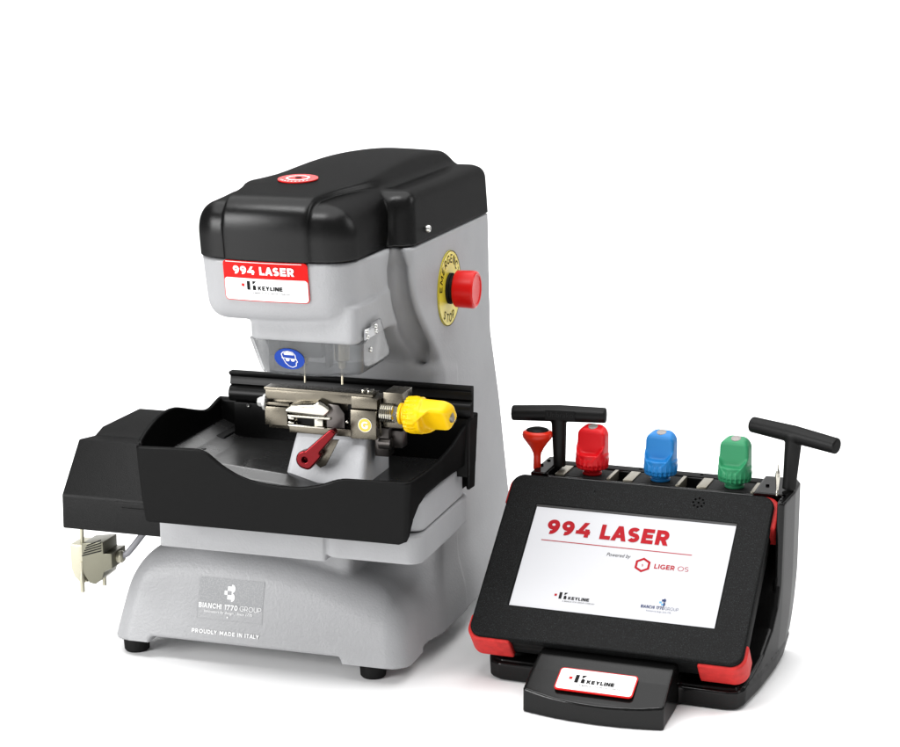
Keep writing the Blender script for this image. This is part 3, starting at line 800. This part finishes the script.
# threaded shaft and nuts
sy, szz = VY+.010, .2945
bm = bmesh.new(); pf = [(0, 0)]
for i in range(7): pf += [(.0088, .0006+i*.0022), (.0098, .0017+i*.0022)]
pf += [(.0080, .0160), (.0080, .022), (0, .022)]
lathe(bm, pf, axis_m((.0240, sy, szz), (1, 0, 0)), 36)
lathe(bm, [(0, 0), (.0085, 0), (.0092, .001), (.0092, .005), (.0085, .006), (0, .006)], axis_m((.0375, sy, szz), (1, 0, 0)), 6)
to_p(bm_obj('threaded_shaft', bm, 'bright_steel'), clamp)
bm = bmesh.new()
bbox(bm, .0170, .0320, VY+.012, VY+.030, .2480, .2780, .002); bbox(bm, .0240, .0440, VY+.020, VY+.036, .2560, .2740, .002); lathe(bm, [(0, 0), (.006, 0), (.006, .012), (0, .012)], axis_m((.022, VY+.014, .262), (1, 0, 0)), 20)
to_p(bm_obj('lower_link', bm, 'dark_steel'), clamp)

# moulded knob used on the vice and on the three spare jaws; local z up, blade facing -y
def f_knob(X, Y, Z):
    r = np.sqrt(X*X+Y*Y)
    neck = rmax(r-.0105, slab(Z, 0, .0085), .001)
    neck = np.maximum(neck, -(rmax(-(r-.0088), slab(Z, .0030, .0042), .0003)))
    ang = np.arctan2(Y, X)
    flute = .0013*np.cos(ang*22)
    ring = rmax(r-.0172+(.0195-Z)*.10-np.maximum(flute, -.0001)*np.clip((.0200-Z)/.003, 0, 1), slab(Z, .0070, .0240), .0018)
    hw = .0164-.006*np.clip(Z-.02, 0, 1)
    zl = .0200+.0095*np.power(np.clip(np.abs(X)/.0150, 0, 1.1), 2.5)
    th = .0062+.0116/(1+np.exp(np.clip((Z-zl)/.0013, -30, 30)))
    tb = .0135-.06*np.clip(Z-.02, 0, 1)
    blade = smax(np.abs(X)-hw, np.maximum(-Y-th, Y-tb*.75), .004)
    blade = smax(blade, (Z-.0525)*.95-.32*Y, .0040)
    blade = smax(blade, (np.abs(X)-.0138)*.75+(Z-.0505)*.66, .004)
    blade = np.maximum(blade, .012-Z)
    blade = smax(blade, r-.0180, .002)
    return smin(ring, smin(blade, neck, .0005), .002)
knob_me = sdf_mesh('knob', f_knob, (-.020, -.020, -.002), (.020, .020, .058), .0007, None, None)
bpy.context.scene.collection.objects.unlink(knob_me); knob_src = knob_me.data
def make_knob(name, material, parent):
    o = bpy.data.objects.new(name, knob_src.copy()); COL.objects.link(o); o.parent = parent
    o.data.materials.clear(); o.data.materials.append(M[material])
    return o
kn = make_knob('clamp_knob', 'knob_yellow', clamp)
kn.data.transform(Matrix.Translation((.0445, sy, szz)) @ Matrix.Rotation(pi/2, 4, 'Y') @ Matrix.Rotation(radians(42), 4, 'Z') @ Matrix.Scale(1.03, 4)); kn.data.transform(MT)
bm = bmesh.new(); lathe(bm, [(0, .0006), (.0050, .0005), (.0055, 0), (.0055, -.002), (0, -.002)], axis_m((0.0445+.0547, sy+.001, szz), (1, 0, 0)), 28)
to_p(bm_obj('knob_insert', bm, 'jawsteel'), clamp)

# red lever
def seg2(u, v, a, b_, ra, rb):
    ax, ay = a; bx_, by2 = b_; ex, ey = bx_-ax, by2-ay
    t = np.clip(((u-ax)*ex+(v-ay)*ey)/(ex*ex+ey*ey), 0, 1)
    return np.sqrt((u-ax-ex*t)**2+(v-ay-ey*t)**2)-(ra+(rb-ra)*t)
LP, LT = (-.0420, .2500), (-.0140, .2790)
def f_lever(X, Y, Z):
    a = seg2(X, Z, LP, LT, .0066, .0040)
    hub = np.sqrt((X-LP[0])**2+(Z-LP[1])**2)-.0094
    lobe = seg2(X, Z, (-.0400, .2470), (-.0300, .2555), .0070, .0048)
    d2 = np.minimum(np.minimum(a, hub), lobe)
    yy = Y+.0120*np.clip((X-LP[0])/.028, 0, 1)*0
    d = rmax(d2, slab(yy, -.0755, -.0650), .0016)
    hole = np.sqrt((X-LP[0])**2+(Z-LP[1])**2)-.0030
    d = np.maximum(d, -np.maximum(hole, Y+.0690))
    return d
lever = to_m(sdf_mesh('clamp_lever', f_lever, (-.056, -.080, .236), (-.006, -.062, .286), .0008, 'anodised'))
bm = bmesh.new(); lathe(bm, [(0, 0), (.0045, 0), (.0045, .020), (0, .020)], axis_m((LP[0], -.0660, LP[1]), (0, 1, 0)), 24)
prism(bm, [(-.0480, .2560), (-.0200, .2700), (-.0100, .2700), (-.0240, .2430), (-.0300, .2400)], 'y', -.0645, -.0615, .0005)
to_p(bm_obj('lever_bracket', bm, 'steel'), lever)

# ---- motor housing at the left
bm = bmesh.new()
hp = [(-.0492, .1470), (-.0484, .1835), (-.0060, .2335), (.0300, .2290), (.0480, .2345), (.1400, .2340), (.1400, .1470)]
prism(bm, hp, 'x', -.3265, -.1800, .0022, 3)
house = to_m(bm_obj('motor_housing', bm, 'housing', sharp=35))
bm = bmesh.new(); prism(bm, [(-.0500, .1480), (-.0492, .1805), (-.0475, .1830), (-.040, .148)], 'x', -.2640, -.1950, .0004)
bbox(bm, -.2570, -.200, -.0508, -.0490, .1745, .1757, .0003)
to_m(bm_obj('housing_lip', bm, 'housing'))

# ---- hanging connector
conn = thing('cable_connector', 'pale metal cable connector with grey lead hanging below the black housing', 'connector', (-.315, .01, .06))
CT = Matrix.Translation((.315, -.01, -.06))
def to_k(o): o.data.transform(CT); o.parent = conn; return o
bm = bmesh.new()
prism(bm, [(-.3470, .1125), (-.3310, .1125), (-.3310, .0740), (-.3260, .0715), (-.3300, .0700), (-.3370, .0700), (-.3430, .0760), (-.3465, .0850)], 'y', .002, .032, .002)
to_k(bm_obj('connector_front', bm, 'conn'))
bm = bmesh.new()
prism(bm, [(-.3320, .1150), (-.3060, .1190), (-.3060, .1060), (-.2960, .1070), (-.2960, .0900), (-.3060, .0850), (-.3080, .0780), (-.3170, .0700), (-.3240, .0710), (-.3320, .0830)], 'y', .000, .034, .0015)
sh = to_k(bm_obj('connector_shell', bm, 'shell'))
bm = bmesh.new()
for k in range(5):
    bm = bmesh.new(); prism(bm, [(-.3310+.0015*k, .1010+.003*k), (-.3080, .1085+.003*k), (-.3080, .1097+.003*k), (-.3310+.0015*k, .1022+.003*k)], 'y', -.0012, .0, 0)
    to_k(bm_obj('shell_rib', bm, 'rubber'))
bm = bmesh.new(); lathe(bm, [(0, 0), (.0026, 0), (.0026, .018), (.0020, .019), (.0020, .034), (0, .034)], Matrix.Translation((-.3330, .001, .0600)), 16)
to_k(bm_obj('thumbscrew', bm, 'conn'))
for x, z, l in ((-.3120, .0660, .010), (-.3370, .108, .020)):
    bm = bmesh.new(); lathe(bm, [(0, 0), (.0022, 0), (.0022, l), (0, l)], Matrix.Translation((x, .012, z)), 16); to_k(bm_obj('shell_pin', bm, 'conn'))
bm = bmesh.new(); lathe(bm, [(0, 0), (.0068, 0), (.0068, .008), (.0050, .010), (0, .010)], axis_m((-.3000, .016, .0985), (1, .1, .05)), 20)
to_k(bm_obj('cable_clamp', bm, 'conn'))
bm = bmesh.new(); tube(bm, [(-.2930, .017, .0990), (-.2860, .018, .1030), (-.2790, .021, .1120), (-.2700, .026, .1250), (-.2620, .032, .1420), (-.260, .035, .155)], .0036)
to_k(bm_obj('cable', bm, 'cable'))

# ================================================================== THE CONSOLE (dock + tablet), local frame turned a little
YAW = radians(-2.5)
def dock_thing(name, label, cat, lx, ly, lz, group=None, extra=0.0):
    c, s = cos(YAW), sin(YAW)
    return thing(name, label, cat, (.247+lx*c-ly*s, .08+lx*s+ly*c, lz), YAW+extra, group)
dock = dock_thing('tablet_dock', 'glossy black desk dock with curved nameplate front, holding the tablet and tools', 'dock', 0, 0, 0)
PLAN = [(-.1320, -.040), (-.1270, -.054), (-.1150, -.0610), (.125, -.0640), (.137, -.0600), (.1435, -.048), (.1520, .0000), (.1590, .060), (.1615, .100), (.1605, .135), (.1540, .150), (-.1270, .150), (-.1290, .05)]
def f_dock(X, Y, Z):
    pl = poly2(X, Y, PLAN)+.0100*np.square(np.clip((.110-Z)/.110, 0, 1))*np.clip((Y+.05)/.18, 0, 1)*np.clip(X/.03, 0, 1)
    skirt = rmax(pl+.005*np.clip((.03-Z)/.03, 0, 1), slab(Z, .0008, .0215), .0035)
    wallp = [(-.056, .004), (-.050, .0235), (-.030, .0270), (.005, .0400), (.032, .058), (.045, .078), (.0505, .100), (.0515, .1885), (.1500, .1905), (.1500, .004)]
    wy = poly2(Y, Z, wallp)
    wr = rmax(rmax(pl+.0022, wy, .003), .1180-X, .002)
    wl = rmax(rmax(pl+.0022, wy, .003), X+.1080, .002)
    mid = rmax(rmax(pl+.0022, slab(Y, .0860, .149), .002), slab(Z, .010, .1850), .002)
    d = smin(skirt, smin(np.minimum(wr, mid), wl, .002), .003)
    deck = np.maximum(pl+.006, slab(Z, .004, .024))
    d = np.minimum(d, deck)
    trench = np.maximum(np.maximum(slab(X, -.1080, .1180), slab(Y, .0900, .1320)), .1600-Z)
    d = np.maximum(d, -trench)
    # nose that carries the nameplate
    yn = -.1400+1.9*np.square(X-.010)
    side = np.abs(X-.0060)-(.0700+.03*np.clip(-Y-.06, 0, .1)+.0*Z)
    ztop = interp(Y, [-.145, -.1345, -.105, -.080, -.05], [.0190, .0225, .0370, .0465, .0490])
    nose = rmax(rmax(side, yn-Y, .002), (Z-ztop)*.93, .0022)
    nose = np.maximum(nose, Y+.030); nose = np.maximum(nose, .0008-Z)
    d = smin(d, nose, .005)
    gr = np.maximum(np.abs(pl+.0005)-.0022, slab(Z, .0228, .0245))
    d = np.maximum(d, -gr)
    # clearance for the leaning tablet
    nn = -Y*sin(radians(40))+(Z-.122)*cos(radians(40)); bb = Y*cos(radians(40))+(Z-.122)*sin(radians(40))
    clr = rmax(np.maximum(np.abs(X)-.1488, np.maximum(-.0535-nn, bb-.1045)), -(Z-.030), .002)
    nose_zone = -.060-Y
    return np.maximum(d, -np.maximum(clr, nose_zone))
sdf_mesh('dock_body', f_dock, (-.138, -.150, -.002), (.167, .156, .196), .0017, 'dock', dock)
# tub behind the tablet, cradle
bm = bmesh.new(); prism(bm, [(-.040, .020), (-.020, .024), (.066, .128), (.066, .020)], 'x', -.060, .080, .002)
bm_obj('tablet_cradle', bm, 'dock', dock)
bm = bmesh.new(); bbox(bm, .0980, .1190, .020, .052, .062, .086, .004, 3); bm_obj('cable_socket', bm, 'dock', dock)
bm = bmesh.new(); bbox(bm, -.106, .117, .1325, .1485, .1845, .1862, .0006)
for x in (-.095, -.02, .048, .10): pass
bm_obj('rear_strip', bm, 'emboss', dock)
for (x, y) in ((-.085, .141), (-.018, .141), (.05, .141), (.100, .141), (-.119, .128), (-.121, .108), (.128, .108), (.1490, .066), (.1515, .074), (-.113, .140)):
    zt = .1866 if -.112 < x < .117 else .1910
    bm = bmesh.new(); lathe(bm, [(0, zt), (.0020, zt), (.0020, zt-.001), (0, zt-.001)], Matrix.Translation((x, y, 0)), 16)
    bm_obj('screw_hole', bm, 'hole', dock)  # flat black disc on the surface, painted dark in place of a drilled hole
# nameplate on the nose
def on_nose(off):
    def g(x, y, o):
        z = .0370+.44*(y+.105)
        return (x, y-off*.4, float(z)+off)
    return g
NX0, NX1 = -.0345, .0455; ny0, ny1 = -.1285, -.1000
def skew(f):             # plate sides lean as on the real part
    return f
npl = Print().rrect(NX0, ny0, NX1, ny1, .004).build('nose_plate', 'lab_red', dock, on_nose(.0022), .001)
npl.name = 'nameplate'
Print().rrect(NX0+.0013, ny0+.0013, NX1-.0013, ny1-.0013, .003).build('white_field', 'lab_white', npl, on_nose(.0026))
r_, k_, s_ = Print(), Print(), Print(); brand(None, -.0225, -.1180, .0098, r_, k_, s_)
r_.build('red_square', 'lab_red', npl, on_nose(.0030)); k_.build('brand_lettering', 'lab_black', npl, on_nose(.0030)); s_.build('small_lettering', 'grey_txt', npl, on_nose(.0030))
# feet under the dock
for (x, y) in ((-.100, -.035), (.118, -.035), (-.10, .12), (.13, .12)):
    bm = bmesh.new(); lathe(bm, [(0, 0), (.010, 0), (.010, .004), (0, .004)], Matrix.Translation((x, y, 0)), 24); bm_obj('foot', bm, 'rubber', dock)

# ---- tablet
tab = dock_thing('tablet', 'black speckled tablet with red corner bumpers and lit white screen, leaning on the dock', 'tablet', 0, 0, .122)
TILT = Matrix.Rotation(radians(40), 4, 'X')     # local x along width, y up the face, z = out of the face
def to_t(o, p=None): o.data.transform(TILT); o.parent = p or tab; return o
SX, SY = .1078, .0620
def f_bezel(X, Y, Z):
    d = rmax(rbox2(X, Y, -.1425, .1425, -.1020, .1015, .0135), slab(Z, -.0105, 0), .0022)
    hole = np.maximum(rbox2(X, Y, -SX-.0006, SX+.0006, -SY-.0006, SY+.0006+.0010, .0008)-.35*np.clip(Z+.0022, 0, .01), -.0026-Z)
    return np.maximum(d, -hole)
to_t(sdf_mesh('bezel', f_bezel, (-.146, -.106, -.013), (.146, .106, .004), .0014, 'frame'))
def f_shell(X, Y, Z):
    t = np.clip((-.030-Z)/.022, 0, 1)
    d = rmax(rbox2(X, Y, -.1405+.012*t, .1405-.012*t, -.1003+.016*t, .0998-.020*t, .0135), slab(Z, -.0520, -.0075), .003)
    gr = np.maximum(np.abs(rbox2(X, Y, -.1405, .1405, -.1003, .0998, .0135))-.0008, slab(Z, -.0195, -.0185))
    return np.maximum(d, -gr)
to_t(sdf_mesh('back_shell', f_shell, (-.146, -.106, -.056), (.146, .106, -.004), .0017, 'tabside'))
for sx, sy_ in ((-1, -1), (1, -1), (1, 1), (-1, 1)):
    def f_bump(X, Y, Z, sx=sx, sy_=sy_):
        e_ = .0022 if sy_ > 0 and sx > 0 else 0
        o = rbox2(X, Y, -.1455-e_, .1455+e_, -.1048, .1035+e_*.4, .0150)
        lx = .1425-(.046 if sy_ < 0 else .030); ly = .101-(.026 if sy_ < 0 else .040)
        reg = rbox2(X*sx, Y*sy_, lx, .20, ly if sy_ < 0 else .064, .20, .006)
        d = rmax(o, slab(Z, -.0360, -.0045), .0025)
        d = rmax(d, np.minimum(rbox2(X*sx+0*Y, Z+0*Y, lx, .3, -.0363, -.0042, .0050), 9), .0015)
        return rmax(d, reg, .0035)
    cxx, cyy = sx*.1425, sy_*.102
    to_t(sdf_mesh('corner_bumper', f_bump, (min(cxx, cxx-sx*.055)-.0065, min(cyy, cyy-sy_*.045)-.004, -.039), (max(cxx, cxx-sx*.055)+.0065, max(cyy, cyy-sy_*.045)+.004, -.002), .0011, 'bumper'))
def on_scr(off): return lambda x, y, o: (x, y, -.0022+off)
scr = to_t(Print().rect(-SX, -SY, SX, SY).build('screen', 'screen', None, on_scr(0)))
to_t(Print().rect(-SX-.0008, SY, SX+.0008, SY+.0030).build('screen_edge', 'rim', None, lambda x, y, o: (x, y+.0002, -.0018+(y-SY)*.45)))
def sp(m, P, name): to_t(P.build(name, m, None, on_scr(.0003)), scr)
# measured on the display, width 0.2156 x height 0.124
q = Print().caps('994 LASER', -.0905, .0420, .0290, .0185, .26, .13)
sp('scr_red', q, 'title_lettering')
sp('scr_red', Print().rect(-.0930, .0205, .0690, .0215), 'red_line')
sp('lab_black', Print().fit('Powered by', -.0195, .0062, .0095, .0062, shear=.25), 'small_lettering')
q = Print(); hx, hy, R1, R2 = .0205, .0030, .0090, .0062
pts = lambda R: [(hx+R*cos(radians(90+60*i)), hy+R*sin(radians(90+60*i))) for i in range(6)]
a1, a2 = pts(R1), pts(R2); q.add(a1+a2, [(i, (i+1) % 6, 6+(i+1) % 6, 6+i) for i in range(6)])
q.text('£'if False else 's', hx, hy-.0016, .006, align='CENTER')
q.caps('LIGER', .0330, .0545, .0003, .0056, .21, .13); q.caps('OS', .0575, .0690, .0003, .0056, .10, .14)
sp('scr_red', q, 'system_lettering')
r_, k_, s_ = Print(), Print(), Print(); brand(None, -.0630, -.0480, .0078, r_, k_, s_)
sp('scr_red', r_, 'red_square'); sp('lab_black', k_, 'brand_lettering'); sp('grey_txt', s_, 'tagline_lettering')
q = Print(); q.caps('BIANCHI 1770', .0290, .0530, -.0475, .0036, .22, .13); q.caps('GROUP', .0538, .0680, -.0475, .0036, .10, .15)
q.fit('Innovators by design | Since 1770', .0355, .0610, -.0512, .0026)
u_ = .0022; cx_, cz_ = .0505, -.0390
q.rect(cx_-.6*u_, cz_+.5*u_, cx_+.5*u_, cz_+1.6*u_); q.disc(cx_+.4*u_, cz_-1.05*u_, .95*u_, 1.05*u_, -pi/2, pi/2, 12); q.disc(cx_+.4*u_, cz_+1.05*u_, .95*u_, 1.05*u_, -pi/2, pi/2, 12)
sp('navy', q, 'group_lettering')
q = Print(); q.rect(cx_-1.7*u_, cz_-.5*u_, cx_-.6*u_, cz_+.5*u_); q.rect(cx_-.6*u_, cz_-1.6*u_, cx_+.4*u_, cz_-.5*u_)
sp('sky_blue', q, 'group_mark')
q = Print()
for i in range(8): a = 2*pi*i/8; q.disc(.0640+.0056*cos(a), .0850+.0056*sin(a), .0011, n=12)
q.disc(.0640, .0850, .0012, n=12)
to_t(Print().disc(-.0490, .0870, .0008, n=10).build('microphone_hole', 'hole', None, lambda x, y, o: (x, y, .0003)))
to_t(q.build('speaker_holes', 'hole', None, lambda x, y, o: (x, y, .0003)))  # flat dots, the dark of the holes is painted

# ---- spare jaws with coloured knobs
for x, key, word in ((-.0640, 'knob_red', 'bright red ribbed knob jaw, standing in the rack beside the orange driver'),
                     (.0120, 'knob_blue', 'blue ribbed knob jaw in the middle of the rack behind the tablet'),
                     (.0925, 'knob_green', 'green ribbed knob jaw in the rack nearest the right T-handle')):
    t = dock_thing('spare_jaw', word, 'jaw', x, .1090, .1625, 'spare jaws with coloured knobs')
    jm = Matrix.Identity(4)
    for nm, xa, xb, zt, mt in (('jaw_body', -.0265, .0200, .0225, 'emboss'), ('jaw_cheek', -.0375, -.0268, .0238, 'jawsteel'), ('jaw_cheek', .0203, .0245, .0238, 'jawsteel')):
        bm = bmesh.new(); bbox(bm, xa, xb, -.0165, .0215, .0130, zt, .0009); bm_obj(nm, bm, mt, t)
    k = make_knob('knob', key, t); k.data.transform(Matrix.Translation((0, 0, .0226)) @ Matrix.Rotation(radians(-9), 4, 'Z') @ Matrix.Scale(1.0, 4))
    bm = bmesh.new(); lathe(bm, [(0, .0004), (.0044, .0005), (.0052, .0002), (.0054, -.0012), (0, -.0012)], Matrix.Translation((0, .0008, .0226+.0529)) @ Matrix.Rotation(radians(18.5), 4, 'X'), 28)
    bm_obj('knob_insert', bm, 'amber', k)

# ---- T-handle wrenches
def wrench(label, lx, ly, lz, yaw, L, tilt, stemr):
    t = dock_thing('t_handle_wrench', label, 'wrench', lx, ly, lz, 'T-handle wrenches standing in the dock', yaw)
    def f(X, Y, Z):
        z0 = .0600
        r0 = .0092-.0008*np.clip(np.abs(X)/(L/2), 0, 1)
        bar = np.sqrt(Y*Y+(Z-z0+.018*np.abs(X))**2)-r0
        bar = rmax(bar, np.abs(X)-L/2, .0018)
        stem = np.sqrt((X)**2+(Y)**2)-(stemr+.0018*np.clip((Z-.008)/.05, 0, 1))
        stem = rmax(stem, slab(Z, .0004, z0), .001)
        return smin(bar, stem, .002)
    o = sdf_mesh('handle', f, (-L/2-.004, -.013, -.001), (L/2+.004, .013, .074), .0013, 'handle', t)
    o.data.transform(Matrix.Rotation(tilt, 4, 'Y'))
    return t
wl = wrench('black T-handle wrench behind the orange driver, embossed word on its crossbar', -.1030, .1160, .1880, radians(6), .1040, radians(-1.5), .0068)
q = Print().rect(-.0150, -.0055, .0180, .0050)
q.build('embossed_panel', 'lab_black', wl, lambda x, y, o: (x, -.0096, .0600+y))
Print().fit('Unbrako', -.0130, .0160, -.0025, .0085, bold=.0).build('embossed_lettering', 'emboss', wl, lambda x, y, o: (x, -.0099, .0600+y))
wr_ = wrench('black T-handle wrench at the right end of the dock, crossbar turned towards the viewer', .1520, .1000, .1905, radians(-22), .1040, radians(3.5), .0072)

# ---- orange driver
t = dock_thing('stubby_driver', 'orange-red driver with a black domed cap, left of the red knob', 'screwdriver', -.1245, .1020, .1870)
bm = bmesh.new(); lathe(bm, [(0, 0), (.0042, 0), (.0040, .014), (.0046, .018), (.0075, .0240), (.0125, .0310), (.0158, .0355), (.0166, .0385), (.0160, .0415), (.0140, .0430), (.0125, .0434), (0, .0434)], None, 48)
bm_obj('handle', bm, 'orange', t)
bm = bmesh.new(); lathe(bm, [(.0126, .0432), (.0118, .0446), (.0085, .0458), (.0045, .0464), (0, .0466)], None, 40)
bm_obj('domed_cap', bm, 'handle', t)
# ---- small pointed tool
t = dock_thing('pointed_bit', 'small bright pointed metal bit standing in front of the right T-handle', 'tool bit', .1440, .0760, .1905)
bm = bmesh.new(); lathe(bm, [(0, -.001), (.0016, -.001), (.0016, .003), (.0011, .004), (.0014, .007), (.0024, .016), (.0028, .020), (.0024, .0215), (.0026, .0225), (.0010, .027), (.0005, .032), (0, .0330)], None, 20)
bm_obj('bit_shaft', bm, 'bright_steel', t)

bpy.data.objects.remove(knob_me); bpy.data.meshes.remove(knob_src)
